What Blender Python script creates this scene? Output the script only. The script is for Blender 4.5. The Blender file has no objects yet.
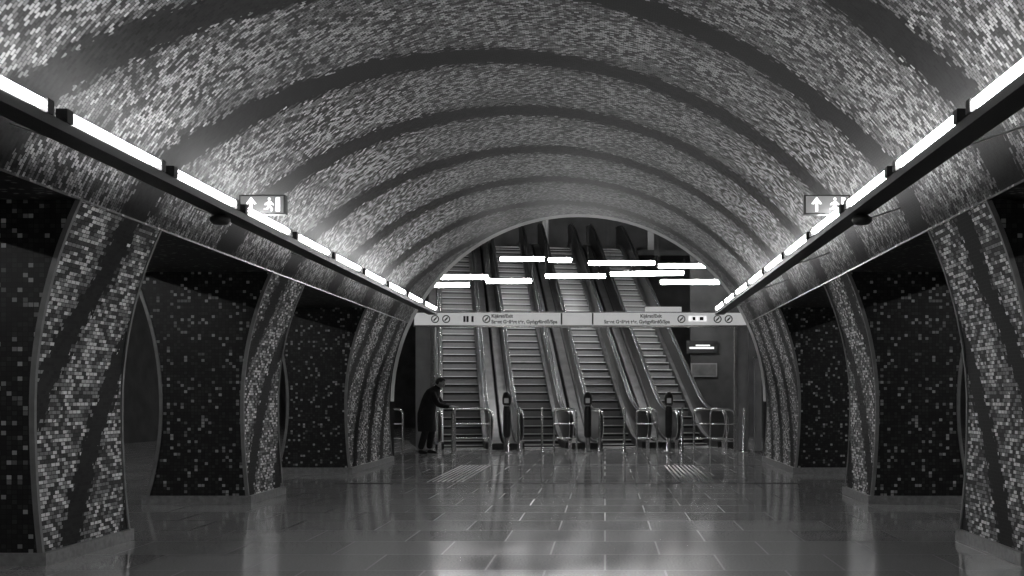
import bpy, bmesh, math, random
from mathutils import Vector, Matrix
random.seed(4)
S = bpy.context.scene
COL = S.collection
R = 3.85; CZ = 1.2; OH = 2.82; Y0 = -6.0; Y1 = 20.5
CX = 8.7   # centre of side tunnels
F = 1000.0
def px(x, y, d):   # helper used only to convert survey measurements to metres
    return Vector(((x-605)*d/F+0.55, d, 1.3+(397-y)*d/F))

# ------------------------------------------------------------------ materials
def mat(name, base=0.5, rough=0.5, metal=0.0, emit=0.0, spec=0.5, alpha=None):
    m = bpy.data.materials.new(name); m.use_nodes = True
    b = m.node_tree.nodes["Principled BSDF"]
    b.inputs["Base Color"].default_value = (base, base, base, 1)
    b.inputs["Roughness"].default_value = rough
    b.inputs["Metallic"].default_value = metal
    b.inputs["Specular IOR Level"].default_value = spec
    if emit:
        b.inputs["Emission Color"].default_value = (1, 1, 1, 1)
        b.inputs["Emission Strength"].default_value = emit
    return m
class NT:
    def __init__(s, m): s.t = m.node_tree; s.n = s.t.nodes; s.b = s.n["Principled BSDF"]
    def math(s, op, a, b=None, c=None, clamp=False):
        n = s.n.new("ShaderNodeMath"); n.operation = op; n.use_clamp = clamp
        for i, v in enumerate((a, b, c)):
            if v is None: continue
            if isinstance(v, (int, float)): n.inputs[i].default_value = v
            else: s.t.links.new(v, n.inputs[i])
        return n.outputs[0]
    def link(s, a, b): s.t.links.new(a, b)
def noisy(m, lo, hi, scale=6, rough=None, bump=0.0):
    k = NT(m); tc = k.n.new("ShaderNodeTexCoord"); no = k.n.new("ShaderNodeTexNoise")
    no.inputs["Scale"].default_value = scale; no.inputs["Detail"].default_value = 5
    k.link(tc.outputs["Object"], no.inputs["Vector"])
    mr = k.n.new("ShaderNodeMapRange"); mr.inputs[1].default_value = .3; mr.inputs[2].default_value = .7
    mr.inputs[3].default_value = lo; mr.inputs[4].default_value = hi
    k.link(no.outputs[0], mr.inputs[0]); k.link(mr.outputs[0], k.b.inputs["Base Color"])
    if rough:
        r2 = k.n.new("ShaderNodeMapRange"); r2.inputs[3].default_value = rough[0]; r2.inputs[4].default_value = rough[1]
        k.link(no.outputs[0], r2.inputs[0]); k.link(r2.outputs[0], k.b.inputs["Roughness"])
    if bump:
        bp = k.n.new("ShaderNodeBump"); bp.inputs["Strength"].default_value = bump; bp.inputs["Distance"].default_value = .01
        k.link(no.outputs[0], bp.inputs["Height"]); k.link(bp.outputs[0], k.b.inputs["Normal"])
    return m
def brick(k, w, h, mortar, offs=0.5):
    uv = k.n.new("ShaderNodeUVMap"); uv.uv_map = "UVMap"
    br = k.n.new("ShaderNodeTexBrick"); br.offset = offs; br.squash = 1.0
    br.inputs["Color1"].default_value = (0, 0, 0, 1); br.inputs["Color2"].default_value = (1, 1, 1, 1)
    br.inputs["Mortar"].default_value = (0, 0, 0, 1)
    br.inputs["Scale"].default_value = 1.0; br.inputs["Mortar Size"].default_value = mortar
    br.inputs["Mortar Smooth"].default_value = 0.0
    br.inputs["Brick Width"].default_value = w; br.inputs["Row Height"].default_value = h
    k.link(uv.outputs[0], br.inputs["Vector"])
    rnd = k.math('MULTIPLY', br.outputs["Color"], 1.0)
    return rnd, br.outputs["Fac"]
def mosaic_light(name, w, h, gain=1.0, slope=.5, cut=.29, per=2.05, jt=.16, lo=.15, hi=.30):
    m = mat(name, .3, .4, spec=.15); k = NT(m)
    rnd, grout = brick(k, w, h, .0025)
    g = k.n.new("ShaderNodeNewGeometry"); sp = k.n.new("ShaderNodeSeparateXYZ"); k.link(g.outputs["Position"], sp.inputs[0])
    X, Y, Z = sp.outputs
    up = k.math('MULTIPLY', k.math('MAXIMUM', k.math('SUBTRACT', Z, 3.35), 0), .7)
    dn = k.math('MULTIPLY', k.math('MINIMUM', k.math('SUBTRACT', Z, 2.3), 0), slope)
    dz = k.math('ADD', up, dn)
    u = k.math('SUBTRACT', k.math('SUBTRACT', Y, k.math('MULTIPLY', X, .4)), dz)
    ph = k.math('FRACT', k.math('ADD', k.math('DIVIDE', k.math('ADD', u, 20.5 - 12.0), per), .5))
    t = k.math('MULTIPLY', k.math('ABSOLUTE', k.math('SUBTRACT', ph, .5)), per)
    fr = k.math('FRACT', k.math('MULTIPLY', rnd, 7.31))
    jit = k.math('MULTIPLY', k.math('SUBTRACT', rnd, .5), jt)
    dark = k.math('LESS_THAN', k.math('ADD', t, jit), cut)
    no = k.n.new("ShaderNodeTexNoise"); no.inputs["Scale"].default_value = 1.3; no.inputs["Detail"].default_value = 3
    k.link(g.outputs["Position"], no.inputs["Vector"])
    # three glazes : white, mid grey, charcoal ; more white away from the dark band
    edge = k.math('MINIMUM', k.math('DIVIDE', t, per*.49), 1.0)
    wthr = k.math('SUBTRACT', 1.0, k.math('ADD', k.math('MULTIPLY', edge, .46), k.math('MULTIPLY', k.math('SUBTRACT', no.outputs[0], .5), .8)))
    white = k.math('GREATER_THAN', fr, wthr)
    charc = k.math('LESS_THAN', fr, .28)
    tone = k.math('ADD', lo*gain, k.math('MULTIPLY', white, hi*gain))
    tone = k.math('MULTIPLY', tone, k.math('SUBTRACT', 1, k.math('MULTIPLY', charc, .74)))
    tone = k.math('MULTIPLY', tone, k.math('ADD', .75, k.math('MULTIPLY', rnd, .5)))
    dk = k.math('ADD', k.math('MULTIPLY', fr, .03), .004)
    c = k.math('ADD', k.math('MULTIPLY', tone, k.math('SUBTRACT', 1, dark)), k.math('MULTIPLY', dk, dark))
    c = k.math('ADD', k.math('MULTIPLY', c, k.math('SUBTRACT', 1, grout)), k.math('MULTIPLY', grout, .015))
    k.link(c, k.b.inputs["Base Color"])
    k.link(k.math('ADD', k.math('MULTIPLY', fr, .2), .38), k.b.inputs["Roughness"])
    return m
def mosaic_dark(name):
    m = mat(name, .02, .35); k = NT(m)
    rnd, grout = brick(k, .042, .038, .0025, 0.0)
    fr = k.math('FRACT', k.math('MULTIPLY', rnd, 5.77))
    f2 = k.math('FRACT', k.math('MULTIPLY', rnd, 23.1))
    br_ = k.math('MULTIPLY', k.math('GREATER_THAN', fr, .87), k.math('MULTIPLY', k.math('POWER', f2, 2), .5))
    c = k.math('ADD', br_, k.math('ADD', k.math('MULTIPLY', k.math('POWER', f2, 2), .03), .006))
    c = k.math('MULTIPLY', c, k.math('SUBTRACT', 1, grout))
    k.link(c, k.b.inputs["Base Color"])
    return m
M_VAULT = mosaic_light("vault_mosaic", .05, .03, 1.0, cut=.255, lo=.17, hi=.23)
M_PIER = mosaic_light("pier_mosaic", .062, .032, 1.8, .62, .16, 1.025, .12)
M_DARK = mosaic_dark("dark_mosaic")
M_STONE = noisy(mat("plinth_stone", .25, .35), .2, .32, 20)
M_STEEL = noisy(mat("brushed_steel", .6, .25, 1.0), .6, .75, 8)
M_DECK = noisy(mat("escalator_deck_steel", .3, .35, .8), .16, .24, 4)
M_TRIM = noisy(mat("edge_trim_metal", .3, .4, .6), .22, .32, 8)
M_BLACK = noisy(mat("black_metal", .01, .45), .006, .014, 8)
M_RUBBER = noisy(mat("handrail_rubber", .012, .3), .01, .016, 8)
M_PANEL = noisy(mat("dark_balustrade", .04, .3, .2), .012, .025, 3)
M_CONC = noisy(mat("dark_concrete", .03, .8), .045, .08, 2, bump=.3)
M_TUBE = mat("tube_light", .9, .5, emit=42)
M_TUBE2 = mat("hall_tube_light", .9, .5, emit=55)
M_DIM = mat("platform_tube_light", .9, .5, emit=90)
M_WHITE = mat("sign_white", .8, .5, emit=.9)
M_SIGNBG = mat("sign_grey", .1, .4, emit=.1)
M_BEAM = noisy(mat("beam_enamel_glow", .5, .35, emit=.33), .62, .7, 5)  # enamel with its own glow added, to brighten the beam face
M_COLP = noisy(mat("column_paint", .12, .4), .28, .34, 5)
M_INK = noisy(mat("sign_ink", .02, .5), .015, .025, 5)

# ------------------------------------------------------------------ mesh builder
class MB:
    def __init__(s): s.v = []; s.f = []; s.m = []; s.uv = []; s.mats = []; s.smooth = []
    def mi(s, m):
        if m not in s.mats: s.mats.append(m)
        return s.mats.index(m)
    def face(s, pts, m, uv=None, sm=False):
        i = len(s.v); s.v += [tuple(p) for p in pts]; s.f.append(list(range(i, i+len(pts)))); s.m.append(s.mi(m))
        s.uv.append(uv or [(p[0], p[2]) for p in pts]); s.smooth.append(sm)
    def grid(s, rows, m, uvr=None, closed=False, sm=True):
        n = len(rows[0]); base = len(s.v)
        for r in rows: s.v += [tuple(p) for p in r]
        for a in range(len(rows)-1):
            for b in range(n if closed else n-1):
                c = (b+1) % n
                s.f.append([base+a*n+b, base+a*n+c, base+(a+1)*n+c, base+(a+1)*n+b]); s.m.append(s.mi(m)); s.smooth.append(sm)
                if uvr: s.uv.append([uvr[a][b], uvr[a][c], uvr[a+1][c], uvr[a+1][b]])
                else: s.uv.append([(0, 0)]*4)
    def box(s, a, b, m, M=None):
        x0, y0, z0 = a; x1, y1, z1 = b
        c = [Vector(p) for p in ((x0,y0,z0),(x1,y0,z0),(x1,y1,z0),(x0,y1,z0),(x0,y0,z1),(x1,y0,z1),(x1,y1,z1),(x0,y1,z1))]
        if M: c = [M @ p for p in c]
        i = len(s.v); s.v += [tuple(p) for p in c]
        for f in ((0,3,2,1),(4,5,6,7),(0,1,5,4),(1,2,6,5),(2,3,7,6),(3,0,4,7)):
            s.f.append([i+k for k in f]); s.m.append(s.mi(m)); s.smooth.append(False)
            s.uv.append([(c[k][0]+c[k][1], c[k][2]) for k in f])
    def tube(s, pts, r, m, n=10, caps=True, closed=False):
        pts = [Vector(p) for p in pts]; N = len(pts); rows = []
        rs = r if isinstance(r, (list, tuple)) else [r]*N
        prev = None
        for i, p in enumerate(pts):
            if closed: t = pts[(i+1) % N]-pts[i-1]
            else: t = (pts[min(i+1, N-1)]-pts[max(i-1, 0)])
            t.normalize()
            if prev is None:
                a = Vector((0, 0, 1)) if abs(t.z) < .9 else Vector((1, 0, 0))
                u = (a - t*a.dot(t)).normalized()
            else: u = (prev - t*prev.dot(t)).normalized()
            prev = u; w = t.cross(u)
            rows.append([p+(u*math.cos(2*math.pi*j/n)+w*math.sin(2*math.pi*j/n))*rs[i] for j in range(n)])
        if closed: rows.append(rows[0])
        s.grid(rows, m, closed=True)
        if caps and not closed:
            s.face(list(reversed(rows[0])), m); s.face(rows[-1], m)
    def lathe(s, c, prof, m, n=20):
        rows = [[(c[0]+r*math.cos(2*math.pi*j/n), c[1]+r*math.sin(2*math.pi*j/n), c[2]+z) for j in range(n)] for r, z in prof]
        s.grid(rows, m, closed=True)
    def obj(s, name, parent=None):
        me = bpy.data.meshes.new(name); me.from_pydata(s.v, [], s.f); me.validate(verbose=False)
        for m in s.mats: me.materials.append(m)
        uvl = me.uv_layers.new(name="UVMap")
        for p in me.polygons:
            p.material_index = s.m[p.index]; p.use_smooth = s.smooth[p.index]
            for j, li in enumerate(p.loop_indices): uvl.data[li].uv = s.uv[p.index][j]
        me.update()
        o = bpy.data.objects.new(name, me); COL.objects.link(o)
        if parent: o.parent = parent
        return o
def empty(name, loc=(0, 0, 0)):
    e = bpy.data.objects.new(name, None); e.location = loc; e.empty_display_size = .2; COL.objects.link(e); return e

# ------------------------------------------------------------------ vaults
TH0 = math.asin((OH-CZ)/R)
def vault(name, cx, a0, a1, n, m):
    b = MB(); ys = [Y0+(Y1-Y0)*i/12 for i in range(13)]
    rows = []; uvr = []
    for y in ys:
        r = []; q = []
        for i in range(n+1):
            a = a0+(a1-a0)*i/n
            r.append((cx+R*math.cos(a), y, CZ+R*math.sin(a))); q.append((a*R+40, y+40))
        rows.append(r); uvr.append(q)
    b.grid(rows, m, uvr); return b
vault("c", 0, TH0, math.pi-TH0, 72, M_VAULT).obj("ceiling")
FA = -math.asin(CZ/R)
for sgn, nm in ((-1, "left"), (1, "right")):
    a0, a1 = (TH0, math.pi-FA) if sgn < 0 else (FA, math.pi-TH0)
    vault("s", sgn*CX, a0, a1, 48, M_PIER).obj("wall_"+nm)
    b = MB()
    xi = R*math.cos(TH0); xo = CX-xi
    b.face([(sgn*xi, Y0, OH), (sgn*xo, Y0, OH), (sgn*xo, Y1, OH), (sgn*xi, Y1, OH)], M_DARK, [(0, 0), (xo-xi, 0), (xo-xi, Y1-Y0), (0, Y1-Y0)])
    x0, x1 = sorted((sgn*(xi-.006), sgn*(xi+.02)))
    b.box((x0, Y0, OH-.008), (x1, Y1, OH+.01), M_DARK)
    b.obj("ceiling_soffit_"+nm)
# piers -----------------------------------------------------------------
def pier(sgn, y0, y1):
    b = MB(); n = 20
    A = [(-math.asin(CZ/R))+(TH0+math.asin(CZ/R))*i/n for i in range(n+1)]
    def fx(a):
        x = R*math.cos(a)
        return R-(R-x)*.4 if a < 0 else x
    inn = [(sgn*fx(a), CZ+R*math.sin(a)) for a in A]
    out = [(sgn*(CX-R*math.cos(a)), CZ+R*math.sin(a)) for a in A]
    for prof in (inn, out):
        b.grid([[(x, y0, z) for x, z in prof], [(x, y1, z) for x, z in prof]], M_PIER,
               [[(y0+40, a*R+9) for a in A], [(y1+40, a*R+9) for a in A]])
    for y in (y0, y1):
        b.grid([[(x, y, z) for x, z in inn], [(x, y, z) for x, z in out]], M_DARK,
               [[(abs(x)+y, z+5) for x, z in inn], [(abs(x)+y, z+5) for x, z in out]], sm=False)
    # metal edge trims
    for prof, s2 in ((inn, -1), (out, 1)):
        for y, t in ((y0, -1), (y1, 1)):
            rows = []
            for x, z in prof:
                rows.append([(x+sgn*s2*.012, y-t*.02, z), (x+sgn*s2*.012, y+t*.012, z), (x-sgn*s2*.03, y+t*.012, z), (x-sgn*s2*.03, y-t*.02, z)])
            b.grid(rows, M_TRIM, closed=True, sm=False)
    # plinth
    xa = abs(inn[0][0])-.03; xb = abs(out[0][0])+.03
    x0, x1 = sorted((sgn*xa, sgn*xb))
    b.box((x0, y0-.02, 0), (x1, y1+.02, .1), M_STONE)
    return b.obj("mosaic_pier")
PY = [(-5.8, -4.5), (-1.2, 0.1), (3.2, 4.5), (7.7, 9.1), (12.15, 13.45), (17.0, 20.35)]
for sg in (-1, 1):
    for a, c in PY: pier(sg, a, c)

# ------------------------------------------------------------------ floor
M_FLOOR = mat("polished_floor", .2, .1); k = NT(M_FLOOR)
rnd, grout = brick(k, .9, .75, .008, 0.5)
g = k.n.new("ShaderNodeNewGeometry"); no = k.n.new("ShaderNodeTexNoise"); no.inputs["Scale"].default_value = 60; no.inputs["Detail"].default_value = 4
k.link(g.outputs["Position"], no.inputs["Vector"])
no2 = k.n.new("ShaderNodeTexNoise"); no2.inputs["Scale"].default_value = 1.1; no2.inputs["Detail"].default_value = 5
k.link(g.outputs["Position"], no2.inputs["Vector"])
c = k.math('ADD', k.math('MULTIPLY', rnd, .08), .3)
c = k.math('ADD', c, k.math('MULTIPLY', k.math('SUBTRACT', no.outputs[0], .5), .35), clamp=True)
c = k.math('MULTIPLY', c, k.math('SUBTRACT', 1, k.math('MULTIPLY', grout, .7)))
k.link(c, k.b.inputs["Base Color"])
rg = k.math('ADD', k.math('ADD', k.math('MULTIPLY', no2.outputs[0], .12), k.math('MULTIPLY', rnd, .025)), .02)
k.link(k.math('ADD', rg, k.math('MULTIPLY', grout, .3)), k.b.inputs["Roughness"])
bp = k.n.new("ShaderNodeBump"); bp.inputs["Strength"].default_value = .1; bp.inputs["Distance"].default_value = .002
k.link(no2.outputs[0], bp.inputs["Height"]); k.link(bp.outputs[0], k.b.inputs["Normal"])
k.link(k.math('MULTIPLY', k.math('SUBTRACT', 1, k.math('MULTIPLY', grout, .55)), .85), k.b.inputs["Specular IOR Level"])
b = MB(); b.face([(-13, Y0, 0), (13, Y0, 0), (13, 44, 0), (-13, 44, 0)], M_FLOOR, [(0.4, 0), (26.4, 0), (26.4, 50), (0.4, 50)]); b.obj("floor")
b = MB(); b.box((-3.5, 15.0, 0), (3.5, 15.12, .004), M_BLACK); b.obj("trim_1")
b = MB(); b.box((-3.5, 19.0, 0), (3.5, 19.1, .004), M_BLACK); b.obj("trim_2")
for x in (-1.9, 1.95):
    b = MB()
    for i in range(8): b.box((x-.28+i*.075, 15.3, 0), (x-.28+i*.075+.03, 19.0, .004), M_DECK)
    b.obj("tactile_paving_strip")

# ------------------------------------------------------------------ portal wall + hall
b = MB(); xs = sorted(set([-13+i*.2 for i in range(131)]+[c0+s*R*math.cos(t) for c0 in (-CX, 0, CX) for s in (-1, 1) for t in [i*.08 for i in range(12)]]))
xs = [x for x in xs if -13 <= x <= 13]
def topz(x):
    for c0 in (-CX, 0, CX):
        if abs(x-c0) <= R+1e-6: return CZ+math.sqrt(max(0, R*R-(x-c0)**2))
    return 0
M_RIM = noisy(mat("portal_rim_render", .5, .5), .5, .6, 4)
for a, c in zip(xs[:-1], xs[1:]):
    za, zc = topz(a+1e-5), topz(c-1e-5)
    for y in (Y1, Y1+.35): b.face([(a, y, za), (c, y, zc), (c, y, 11), (a, y, 11)], M_CONC)
    if za > .1 or zc > .1: b.face([(a, Y1, za), (c, Y1, zc), (c, Y1+.35, zc), (a, Y1+.35, za)], M_RIM)
b.obj("wall_portal")
b = MB(); b.face([(-13, 42, 0), (13, 42, 0), (13, 42, 11), (-13, 42, 11)], M_CONC); b.obj("wall_back")
b = MB(); b.face([(-13, Y1, 11), (13, Y1, 11), (13, 42, 11), (-13, 42, 11)], M_CONC); b.obj("ceiling_hall")
for s in (-1, 1):
    b = MB(); b.face([(s*12.9, Y1, 0), (s*12.9, 42, 0), (s*12.9, 42, 11), (s*12.9, Y1, 11)], M_CONC); b.obj("wall_hall_"+("left" if s < 0 else "right"))
b = MB(); b.face([(-13, Y0, 0), (13, Y0, 0), (13, Y0, 6), (-13, Y0, 6)], M_CONC); b.obj("wall_front")
b = MB(); b.box((3.3, 32.1, 0), (12.9, 32.4, 6.2), M_CONC); b.obj("wall_partition")
b = MB(); b.box((-12.9, 39.9, 6.95), (12.9, 42, 7.17), M_CONC); b.obj("floor_upper")
b = MB(); b.box((-12.9, 36.2, 7.9), (12.9, 36.8, 8.3), M_CONC)
for x in (-1.85, 2.4): b.box((x-.12, 40.3, 7.17), (x+.12, 40.6, 11), M_COLP)
b.obj("trim_beam")

# ------------------------------------------------------------------ light rails
def light_rail(sgn):
    e = empty("fluorescent_light_rail")
    xi = 2.65; b = MB(); YE = 19.1
    x0, x1 = sorted((sgn*(xi+.0), sgn*(xi+.17)))
    b.box((x0, Y0+.1, 2.87), (x1, YE, 2.93), M_BLACK)
    x2, x3 = sorted((sgn*(xi+.07), sgn*(xi+.11)))
    b.box((x2, Y0+.1, 2.93), (x3, YE, 2.99), M_BLACK)
    for i in range(9):
        y = Y0+.8+i*2.94
        b.tube([(sgn*(xi+.15), y, 2.91), (sgn*(xi+.72), y, 3.1)], .008, M_TRIM, 6)
    b.obj("rail", e)
    t = MB(); h = MB(); y = 18.95
    while y > Y0+1.3:
        xx = sgn*(xi+.02)
        t.tube([(xx, y-1.2, 2.98), (xx, y, 2.98)], .028, M_TUBE, 10)
        for q in (y+.03, y-1.23):
            h.box((xx-.035, q-.035, 2.93), (xx+.035, q+.035, 3.01), M_BLACK)
        y -= 1.47
    t.obj("tubes", e); h.obj("lamp_holders", e)
light_rail(-1); light_rail(1)

def speaker(sgn, y):
    b = MB(); b.lathe((sgn*2.76, y, 2.78), [(0, 0), (.06, .005), (.085, .03), (.085, .06), (.05, .08), (0, .085)], M_BLACK); b.obj("loudspeaker")
for s in (-1, 1): speaker(s, 8.6)

# exit signs ---------------------------------------------------------------
def exit_sign(x, z):
    e = empty("exit_sign", (x, 9.4, z)); b = MB()
    b.box((-.215, -.04, -.09), (.215, .04, .09), M_BLACK); b.box((-.2, -.044, -.078), (.2, -.04, .078), M_SIGNBG)
    b.obj("housing", e); w = MB(); y = -.047
    def poly(p, ox): w.face([(q[0]+ox, y, q[1]) for q in p], M_WHITE)
    ax = -.1
    poly([(-.012, -.065), (.012, -.065), (.012, .02), (-.012, .02)], ax)
    poly([(-.05, .005), (0, .07), (.05, .005), (.03, .0), (0, .035), (-.03, .0)], ax)
    ox = .1
    poly([(.03, -.065), (.07, -.065), (.07, .065), (.03, .065)], ox)
    poly([(-.03+.014*math.cos(i), .05+.014*math.sin(i)) for i in [j*math.pi/4 for j in range(8)]], ox)
    poly([(-.045, -.01), (-.02, -.015), (-.01, .03), (-.035, .032)], ox)
    poly([(-.045, -.01), (-.02, -.015), (.005, -.04), (-.005, -.065), (-.018, -.064), (-.012, -.043)], ox)
    poly([(-.045, -.01), (-.03, -.012), (-.04, -.045), (-.08, -.05), (-.08, -.04), (-.055, -.035)], ox)
    poly([(-.035, .028), (-.07, .01), (-.072, -.008), (-.06, -.005), (-.03, .012)], ox)
    poly([(-.015, .026), (.008, .005), (.012, -.01), (0, -.005), (-.015, .008)], ox)
    w.obj("pictograms", e)
exit_sign(-2.66, 3.102); exit_sign(2.63, 3.102)

# ------------------------------------------------------------------ gate beam
GY = 23.6
e = empty("gate_sign_beam"); b = MB()
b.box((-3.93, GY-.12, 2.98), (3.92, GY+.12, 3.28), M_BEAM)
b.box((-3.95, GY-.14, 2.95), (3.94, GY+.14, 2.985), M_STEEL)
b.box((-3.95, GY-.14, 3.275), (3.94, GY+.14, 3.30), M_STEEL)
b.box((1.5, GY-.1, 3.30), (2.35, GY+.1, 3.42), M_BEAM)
for x0, x1 in ((-3.9, -3.55), (3.68, 3.92)):
    b.box((x0, GY-.1, 0), (x1, GY+.1, 2.95), M_COLP); b.box((x0-.03, GY-.13, 0), (x1+.03, GY+.13, .06), M_STEEL)
b.box((-3.55, GY-.12, 0), (-3.47, GY+.12, 2.95), M_STEEL)
b.box((3.6, GY-.12, 0), (3.68, GY+.12, 2.95), M_STEEL)
b.obj("frame", e)
p = MB(); y = GY-.125
def disc(x, z, r, m=M_INK): p.face([(x+r*math.cos(i*math.pi/8), y, z+r*math.sin(i*math.pi/8)) for i in range(16)], m)
def pxx(v): return (v-605)*.0236+.55
for v in (436, 447, 487, 681, 717, 728):
    disc(pxx(v), 3.13, .095); y -= .003; disc(pxx(v), 3.13, .07, M_BEAM); y -= .003
    p.face([(pxx(v)-.05, y, 3.10), (pxx(v)-.02, y, 3.08), (pxx(v)+.05, y, 3.16), (pxx(v)+.03, y, 3.18)], M_INK); y += .006
for v in (465, 468, 473): p.box((pxx(v)-.02, y-.004, 3.06), (pxx(v)+.03, y, 3.2), M_INK)
p.box((pxx(688), y-.004, 3.08), (pxx(706), y, 3.2), M_WHITE)
p.box((pxx(692), y-.006, 3.1), (pxx(695), y-.004, 3.18), M_INK); p.box((pxx(699), y-.006, 3.1), (pxx(703), y-.004, 3.18), M_INK)
p.box((pxx(561), y-.004, 3.0), (pxx(562.5), y, 3.27), M_INK); p.box((pxx(592), y-.004, 3.0), (pxx(593.5), y, 3.27), M_INK)
p.obj("pictograms", e)
def text(s, x, z, size, par, bold=.0):
    cu = bpy.data.curves.new("lettering", 'FONT'); cu.body = s; cu.size = size; cu.extrude = .002; cu.offset = bold
    cu.materials.append(M_INK); o = bpy.data.objects.new("lettering", cu); COL.objects.link(o)
    o.location = (x, GY-.126, z); o.rotation_euler = (math.pi/2, 0, 0); o.parent = par
for xx, z, s in ((492, 3.165, "Kijárat/Exit"), (492, 3.03, "Szent Gellért tér, Gyógyfürdő/Spa"), (640, 3.165, "Kijárat/Exit"), (604, 3.03, "Szent Gellért tér, Gyógyfürdő/Spa")):
    text(s, pxx(xx), z, .112, e, .003)

# ------------------------------------------------------------------ escalators
ANG = math.radians(9.6); TAN = math.tan(math.radians(30)); TOPZ = 7.2
YS = .9; YT = YS+TOPZ/TAN
def base(y):
    r = .9
    def ramp(t, r): # smooth relu
        if t <= -r: return 0
        if t >= r: return t
        return (t+r)**2/(4*r)
    return TAN*(ramp(y-YS, r)-ramp(y-YT, r))
def ribbed(name, hi, lo, metal):
    m = mat(name, .3, .35, metal); k = NT(m)
    tc = k.n.new("ShaderNodeTexCoord"); sp = k.n.new("ShaderNodeSeparateXYZ"); k.link(tc.outputs["Object"], sp.inputs[0])
    st = k.math('FRACT', k.math('MULTIPLY', sp.outputs[0], 40))
    k.link(k.math('ADD', k.math('MULTIPLY', k.math('GREATER_THAN', st, .45), hi-lo), lo), k.b.inputs["Base Color"]); return m
M_STEP = ribbed("step_ribbed", .5, .14, .5)
M_RISER = ribbed("riser_ribbed", .26, .06, .2)
M_NOSE = noisy(mat("step_nosing", .6, .35, .1), .01, .02, 5)
M_EDGE = noisy(mat("step_edge_light", .6, .35, .1), .6, .7, 5)
def escalator(loc):
    b = MB(); D = .4; n = int((YT+1.2)/D)
    for i in range(n):
        y = i*D; z = base(y+.2); zp = base(y-.2) if i else 0
        b.box((-.5, y, z-.03), (.5, y+D, z), M_STEP)
        if z-zp > .01:
            b.face([(-.5, y+.012, zp), (.5, y+.012, zp), (.5, y+.012, z-.02), (-.5, y+.012, z-.02)], M_RISER)
            b.box((-.5, y-.006, z-.075), (.5, y+.02, z-.014), M_NOSE)
            b.box((-.5, y-.008, z-.014), (.5, y+.025, z+.003), M_EDGE)
    b.box((-.6, -.6, 0), (.6, 0, .012), M_STEEL)
    for i in range(20): b.box((-.49+i*.05, -.12, .012), (-.47+i*.05, .05, .02), M_EDGE)
    ys = [-.6+.3*i for i in range(int((YT+1.9)/.3))]
    def sweep(x0, x1, za, zb, m, ys=ys):
        rows = [[(x0, y, base(y)+za), (x1, y, base(y)+za), (x1, y, base(y)+zb), (x0, y, base(y)+zb)] for y in ys]
        b.grid(rows, m, closed=True, sm=False); b.face(rows[0][::-1], m); b.face(rows[-1], m)
    for s in (-1, 1):
        sweep(*sorted((s*.505, s*.58)), -.0, .16, M_PANEL)      # skirt
        sweep(*sorted((s*.505, s*.66)), .16, .20, M_DECK)      # inner deck
        sweep(*sorted((s*.66, s*.955)), -.0, .14, M_PANEL)       # outer deck body
        sweep(*sorted((s*.70, s*.93)), .14, .155, M_DECK)      # deck cover strip
        rr = .36; cy = -.72; cz = .60
        arc = [(cy-rr*math.sin(t), cz+rr*math.cos(t)) for t in [math.pi*i/14 for i in range(15)]]  # top -> bottom
        yy = [cy+.3*i for i in range(int((YT+1.6-cy)/.3))]
        top = [(y, base(y)+cz+rr) for y in yy]
        x0, x1 = s*.60, s*.625
        for x in (x0, x1):
            b.grid([[(x, y, base(y)+(.2 if y > -.6 else .24)) for y in yy], [(x, y, base(y)+cz+rr) for y in yy]], M_PANEL, sm=False)
            b.face([(x, y, z) for y, z in arc], M_PANEL)
        path = [(s*.612, cy+.3, .22)]+[(s*.612, y, z-.0) for y, z in reversed(arc)]+[(s*.612, y, z) for y, z in top[1:]]
        b.tube(path, .042, M_RUBBER, 8)
        for dx in (-.045, .045):
            b.tube([(p_[0]+dx, p_[1], p_[2]) for p_ in path], .013, M_STEEL, 6)
        b.tube([(s*.612, cy-(rr-.09)*math.sin(t), cz+(rr-.09)*math.cos(t)) for t in [math.pi*i/14 for i in range(15)]], .016, M_STEEL, 6)
        b.box((min(s*.57, s*.66), cy-.05, 0), (max(s*.57, s*.66), -.55, .24), M_STEEL)
    rows = [[(-.955, y, base(y)), (-.955, y, max(0, base(y)-.9)), (.955, y, max(0, base(y)-.9)), (.955, y, base(y))] for y in ys]
    b.grid(rows, M_CONC, sm=False)
    o = b.obj("escalator"); o.location = loc; o.rotation_euler = (0, 0, ANG); return o
P1 = Vector((-3.0, 25.2, 0.0)); P4 = Vector((2.84, 26.17, 0))
for i in range(4): escalator(P1.lerp(P4, i/3))

# ------------------------------------------------------------------ hanging tubes above the escalators
e = empty("pendant_tube_lights"); t = MB(); w = MB()
for (xa, ya, xb, yb, d, d2) in ((438, 277, 489, 277, 27, 27), (486, 281, 532, 281, 27, 27), (500, 259, 545, 259, 29, 29), (548, 260, 572, 260, 29, 29),
        (545, 276, 606, 276, 28, 28), (588, 263, 655, 263, 29, 29), (610, 274, 684, 273, 28, 28), (658, 266, 706, 266, 29, 29),
        (660, 282, 720, 282, 27, 27), (434, 285, 470, 285, 28.5, 28.5)):
    a = px(xa, ya, d); c = px(xb, yb, d2)
    t.tube([a, c], .062, M_TUBE2, 10)
    dv = (c-a).normalized()
    for q in (a, c):
        w.tube([q-dv*.03, q+dv*.03], .066, M_BLACK, 8)
        w.tube([q, (q.x, q.y, 11)], .006, M_BLACK, 5)
for y in (31, 35):      # extra row under the roof, added out of view to brighten hall and stairs
    for x in (-6, -2, 2):
        t.tube([(x-.9, y, 9.6), (x+.9, y, 9.6)], .05, M_TUBE2, 10)
        for q in (-.85, .85): w.tube([(x+q, y, 9.6), (x+q, y, 11)], .01, M_BLACK, 5)
t.obj("tubes", e); w.obj("hangers", e)
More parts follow.
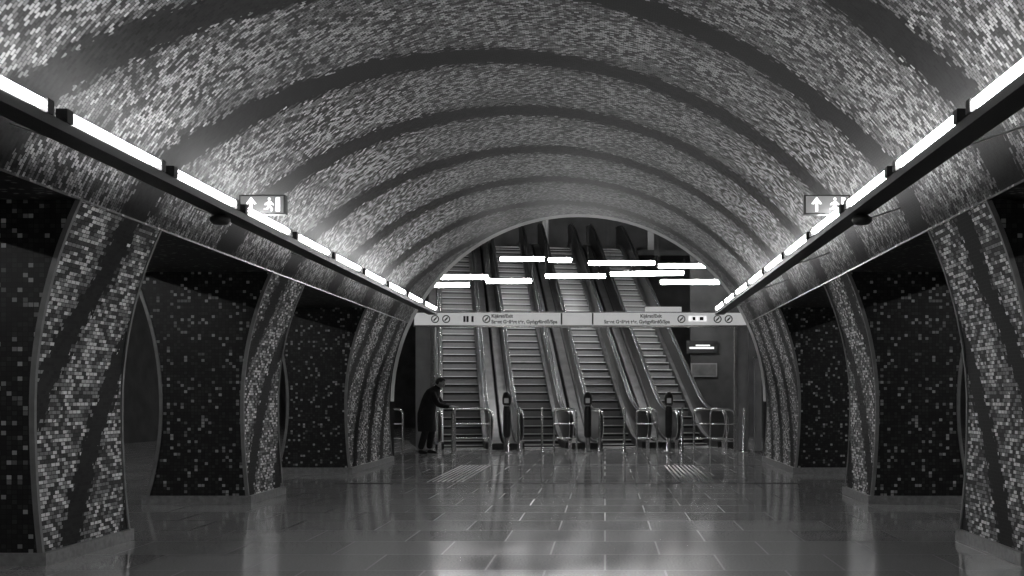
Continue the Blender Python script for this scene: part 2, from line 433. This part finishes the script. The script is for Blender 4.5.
# tubes in platform tunnels
for s in (-1, 1):
    e = empty("platform_tube_lights"); t = MB(); w = MB()
    for i in range(6):
        y = -4+i*4.1
        t.tube([(s*(CX+1.5), y, 4.3), (s*(CX+1.5), y+1.4, 4.3)], .03, M_DIM, 8)
        for q in (.1, 1.3): w.tube([(s*(CX+1.5), y+q, 4.3), (s*(CX+1.5), y+q, 4.78)], .01, M_BLACK, 5)
    t.obj("tubes", e); w.obj("hangers", e)
    b = MB(); x = s*9.6
    for z in (.35, .7, 1.05): b.tube([(x, Y0+.5, z), (x, 20, z)], .02, M_STEEL, 6)
    for i in range(13): b.tube([(x, Y0+.5+i*2.1, 0), (x, Y0+.5+i*2.1, 1.05)], .022, M_STEEL, 6)
    b.obj("platform_railing")

# ------------------------------------------------------------------ validators
def validator(x, y, h=1.42):
    b = MB()
    b.lathe((x, y, 0), [(0, 0), (.13, 0), (.13, .03), (.055, .05), (.055, .95), (.05, 1.0)], M_STEEL)
    b.lathe((x, y, 0), [(.055, .35), (.085, .4), (.09, .95), (.075, 1.05), (.06, 1.1), (.06, 1.13)], M_BLACK)
    b.lathe((x, y, 0), [(.06, 1.1), (.1, 1.14), (.105, 1.28), (.08, 1.38), (.04, h), (0, h+.01)], M_BLACK)
    b.lathe((x, y, 0), [(.062, 1.085), (.075, 1.09), (.075, 1.11), (.06, 1.115)], M_STEEL)
    b.box((x-.05, y-.112, 1.16), (x+.05, y-.09, 1.27), M_SIGNBG); b.box((x-.03, y-.115, 1.2), (x+.03, y-.11, 1.25), M_SIGNBG)
    b.obj("ticket_validator")
for v in (508, 588, 668): validator(pxx(v), 23.3)
def barrier_post(x, y, h=1.05):
    b = MB(); b.lathe((x, y, 0), [(0, 0), (.07, 0), (.07, .02), (.03, .03), (.03, h-.03), (.022, h), (0, h+.004)], M_STEEL, 14); b.obj("barrier_post")
for v in (520, 543, 600, 624, 681, 742): barrier_post(pxx(v), 23.25)
def railing(x0, x1, y, y1=None, h=1.02, mid=True):
    y1 = y if y1 is None else y1
    b = MB(); a = Vector((x0, y, 0)); c = Vector((x1, y1, 0)); d = (c-a).normalized(); r = .12
    ts = (.3, .6, .9, 1.2, 1.57)
    pts = [a, a+Vector((0, 0, h-r))]+[a+d*(r-r*math.cos(t))+Vector((0, 0, h-r+r*math.sin(t))) for t in ts]
    pts += [c-d*(r-r*math.cos(t))+Vector((0, 0, h-r+r*math.sin(t))) for t in reversed(ts)]+[c+Vector((0, 0, h-r)), c]
    b.tube(pts, .024, M_STEEL, 8)
    if mid:
        for q in (.35, .68): b.tube([a+Vector((0, 0, q)), c+Vector((0, 0, q))], .014, M_STEEL, 6)
    for q in (a, c): b.lathe(q, [(.022, .012), (.06, .012), (.06, 0)], M_STEEL, 12)
    b.obj("guard_railing")
railing(-2.98, -2.1, 23.1); railing(pxx(555), pxx(577), 23.1); railing(pxx(636), pxx(656), 23.1)
railing(pxx(692), pxx(724), 23.1); railing(2.95, 3.5, 22.8)
railing(-5.3, -4.1, 23.0)

# ------------------------------------------------------------------ hall sign details
b = MB(); a = px(702, 347, 32)
b.box((a.x-.5, 31.98, a.z-.2), (a.x+.5, 32.1, a.z+.2), M_BLACK)
b.box((a.x-.4, 31.97, a.z-.06), (a.x+.38, 31.98, a.z+.0), M_WHITE); b.box((a.x-.2, 31.97, a.z+.03), (a.x+.25, 31.98, a.z+.07), M_WHITE); b.obj("illuminated_sign")
b = MB(); a = px(704, 370, 32); b.box((a.x-.42, 32.0, a.z-.22), (a.x+.42, 32.1, a.z+.22), M_COLP); b.box((a.x-.38, 31.99, a.z-.18), (a.x+.38, 32.0, a.z+.18), M_DECK); b.obj("information_board")
b = MB(); b.box((4.05, 23.3, 0), (4.2, 23.5, 2.2), M_COLP); b.box((4.02, 23.27, 2.2), (4.23, 23.53, 2.24), M_STEEL); b.box((4.02, 23.27, 0), (4.23, 23.53, .05), M_STEEL); b.obj("service_pillar")

# ------------------------------------------------------------------ person
M_COAT = noisy(mat("coat_cloth", .012, .85), .006, .013, 12, bump=.2)
M_TROU = noisy(mat("trouser_cloth", .012, .9), .006, .012, 12)
M_SKIN = noisy(mat("skin", .28, .5), .2, .26, 20)
M_HAIR = noisy(mat("hair", .015, .6), .008, .03, 60)
M_SHOE = noisy(mat("shoe_leather", .01, .35), .006, .014, 12)
M_EYE = mat("eye_dark", .01, .2)
def skin_obj(name, verts, edges, radii, m, par, root=0, sub=2):
    me = bpy.data.meshes.new(name); me.from_pydata(verts, edges, []); o = bpy.data.objects.new(name, me); COL.objects.link(o)
    sk = o.modifiers.new("skin", 'SKIN'); sk.use_smooth_shade = True
    for i, v in enumerate(me.skin_vertices[0].data):
        r = radii[i]; v.radius = r if isinstance(r, tuple) else (r, r); v.use_root = (i == root)
    ss = o.modifiers.new("sub", 'SUBSURF'); ss.levels = sub; ss.render_levels = sub
    dg = bpy.context.evaluated_depsgraph_get(); nm = bpy.data.meshes.new_from_object(o.evaluated_get(dg))
    bpy.data.objects.remove(o); o = bpy.data.objects.new(name, nm); COL.objects.link(o)
    nm.materials.clear(); nm.materials.append(m)
    for p_ in nm.polygons: p_.use_smooth = True; p_.material_index = 0
    o.parent = par; return o
def loft(mb, rings, m, n=24, cap=True):
    rows = []
    for (cx, cy, cz, rx, ry, tilt) in rings:
        rows.append([(cx+rx*math.cos(2*math.pi*j/n), cy+ry*math.sin(2*math.pi*j/n), cz+tilt*math.cos(2*math.pi*j/n)) for j in range(n)])
    mb.grid(rows, m, closed=True)
    if cap: mb.face(rows[0][::-1], m, sm=True); mb.face(rows[-1], m, sm=True)
P = empty("person", (-3.47, 22.75, 0)); P.scale = (1.03, 1.03, 1.03)
c = MB()
loft(c, [(-.03, 0, .50, .20, .22, 0), (-.03, 0, .56, .205, .225, 0), (-.04, 0, .75, .205, .22, 0), (-.04, 0, .90, .20, .215, 0), (-.01, 0, 1.04, .19, .21, 0), (.03, 0, 1.18, .185, .215, -.01),
         (.075, 0, 1.30, .17, .22, -.03), (.12, 0, 1.38, .145, .20, -.05), (.16, 0, 1.43, .105, .15, -.05), (.195, 0, 1.47, .072, .09, -.05), (.22, 0, 1.50, .062, .068, -.04)], M_COAT)
c.obj("coat_body_raw", P)
for s in (-1, 1):
    so = skin_obj("sleeve_raw", [(.10, s*.10, 1.35), (.12, s*.185, 1.34), (.18, s*.235, 1.22), (.26, s*.245, 1.10), (.38, s*.21, 1.06), (.50, s*.17, 1.05)], [(i, i+1) for i in range(5)],
                  [.07, .085, .076, .068, .058, .048], M_COAT, P)
raws = [o for o in bpy.data.objects if o.name.startswith(("coat_body_raw", "sleeve_raw"))]
bm = bmesh.new()
for o in raws: bm.from_mesh(o.data)
me = bpy.data.meshes.new("coat"); bm.to_mesh(me); bm.free()
for o in raws: bpy.data.objects.remove(o)
o = bpy.data.objects.new("coat", me); COL.objects.link(o)
rm = o.modifiers.new("r", 'REMESH'); rm.mode = 'VOXEL'; rm.voxel_size = .012; rm.use_smooth_shade = True
sm = o.modifiers.new("s", 'SMOOTH'); sm.factor = .5; sm.iterations = 4
dg = bpy.context.evaluated_depsgraph_get(); nm = bpy.data.meshes.new_from_object(o.evaluated_get(dg)); bpy.data.objects.remove(o)
nm.materials.clear(); nm.materials.append(M_COAT)
for p_ in nm.polygons: p_.material_index = 0; p_.use_smooth = True
o = bpy.data.objects.new("coat", nm); COL.objects.link(o); o.parent = P
skin_obj("trousers", [(0, 0, .90), (.0, .09, .86), (.05, .10, .50), (.0, .10, .10), (.0, -.09, .86), (-.05, -.11, .48), (-.16, -.11, .10)],
         [(0, 1), (1, 2), (2, 3), (0, 4), (4, 5), (5, 6)], [.11, .1, .085, .075, .1, .085, .075], M_TROU, P)
for s, fx in ((1, 0.0), (-1, -.16)):
    skin_obj("shoe", [(fx-.05, s*.105, .045), (fx+.03, s*.105, .055), (fx+.12, s*.11, .038), (fx+.18, s*.112, .03)], [(0, 1), (1, 2), (2, 3)], [(.042, .045), (.045, .055), (.04, .036), (.034, .028)], M_SHOE, P)
H = empty("head", (.27, 0, 1.575)); H.parent = P; H.rotation_euler = (0, math.radians(28), 0)
hd = MB(); n = 28; rows = []
for i in range(1, 20):
    th = math.pi*i/20; z = .118*math.cos(th); r = math.sin(th)
    row = []
    for j in range(n):
        a = 2*math.pi*j/n; x = math.cos(a)*.098*r; y = math.sin(a)*.076*r
        if z < -.02: y *= 1-.28*min(1, (-z-.02)/.09); x = x*(1-.12*min(1, (-z-.02)/.09)) + (.012 if x > 0 else .0)
        if abs(y) < .03 and x > 0 and -.045 < z < .02:
            x += .022*(1-abs(y)/.03)*(1-abs(z+.02)/.045 if abs(z+.02) < .045 else 0)
        if x > 0 and .02 < abs(y) < .045 and -.005 < z < .022: x -= .006
        row.append((x, y, z))
    rows.append(row)
hd.grid(rows, M_SKIN, closed=True); hd.face(rows[0], M_SKIN, sm=True); hd.face(rows[-1][::-1], M_SKIN, sm=True)
for s in (-1, 1):
    hd.lathe((.084, s*.03, .006), [(0, -.008), (.009, -.003), (.009, .003), (0, .008)], M_EYE, 10)
    hd.tube([(.0, s*.074, -.03), (-.012, s*.084, -.01), (-.014, s*.086, .012), (.002, s*.08, .022)], [.007, .009, .009, .006], M_SKIN, 8)
    hd.tube([(.09, s*.045, .025), (.096, s*.03, .03), (.098, s*.018, .027)], .004, M_HAIR, 6)
hd.tube([(.082, -.022, -.058), (.094, 0, -.056), (.082, .022, -.058)], .0055, M_EYE, 8)
hd.tube([(-.02, 0, -.16), (-.012, 0, -.07)], [.052, .05], M_SKIN, 14)
hd.obj("face", H)
hr = MB(); rows = []
for i in range(0, 14):
    th = math.pi*i/20; row = []
    for j in range(n):
        a = 2*math.pi*j/n; rr = 1.13+.02*math.sin(a*9+i)
        tt = th
        if math.cos(a) > .25: tt = min(th, math.pi*.30)
        elif math.cos(a) > -.2: tt = min(th, math.pi*.46)
        row.append((math.cos(a)*.1*math.sin(tt)*rr-.006, math.sin(a)*.078*math.sin(tt)*rr, .118*math.cos(tt)*1.12))
    rows.append(row)
hr.grid(rows, M_HAIR, closed=True); hr.obj("hair", H)
for s in (-1, 1):
    wx, wy, wz = .50, s*.17, 1.05
    verts = [(wx-.02, wy, wz), (wx+.03, wy, wz+.0), (wx+.085, wy-s*.004, wz-.004)]
    skin_obj("palm", verts, [(0, 1), (1, 2)], [(.026, .026), (.036, .02), (.04, .017)], M_SKIN, P)
    for fi, (off, ln) in enumerate(((-.028, .062), (-.009, .072), (.011, .068), (.030, .052))):
        bx, by = wx+.085, wy+off
        skin_obj("finger_%d" % (fi+1), [(bx-.02, by, wz-.002), (bx+.01, by, wz), (bx+.01+ln*.5, by+off*.1, wz-.008), (bx+ln*.85, by+off*.12, wz-.032), (bx+ln*.9, by+off*.12, wz-.05)],
                 [(i, i+1) for i in range(4)], [.009, .009, .0085, .008, .007], M_SKIN, P, sub=1)
    skin_obj("thumb", [(wx+.02, wy-s*.02, wz-.004), (wx+.05, wy-s*.05, wz-.01), (wx+.085, wy-s*.06, wz-.025)], [(0, 1), (1, 2)], [.012, .0105, .009], M_SKIN, P, sub=1)
# perpendicular return of the guard rail, under the person's hands
railing(-2.90, -2.87, 23.0, 22.5)

# ------------------------------------------------------------------ camera, world, view
w = bpy.data.worlds.new("World"); S.world = w; w.use_nodes = True
w.node_tree.nodes["Background"].inputs[0].default_value = (0, 0, 0, 1); w.node_tree.nodes["Background"].inputs[1].default_value = 0
cd = bpy.data.cameras.new("camera"); cam = bpy.data.objects.new("camera", cd); COL.objects.link(cam)
cam.location = (.55, 0, 1.3); cam.rotation_euler = (math.pi/2, 0, 0)
cd.sensor_width = 36; cd.lens = 36*F/1024; cd.shift_x = -93/1024; cd.shift_y = 109/1024; cd.clip_end = 200
S.camera = cam
S.view_settings.view_transform = 'Standard'
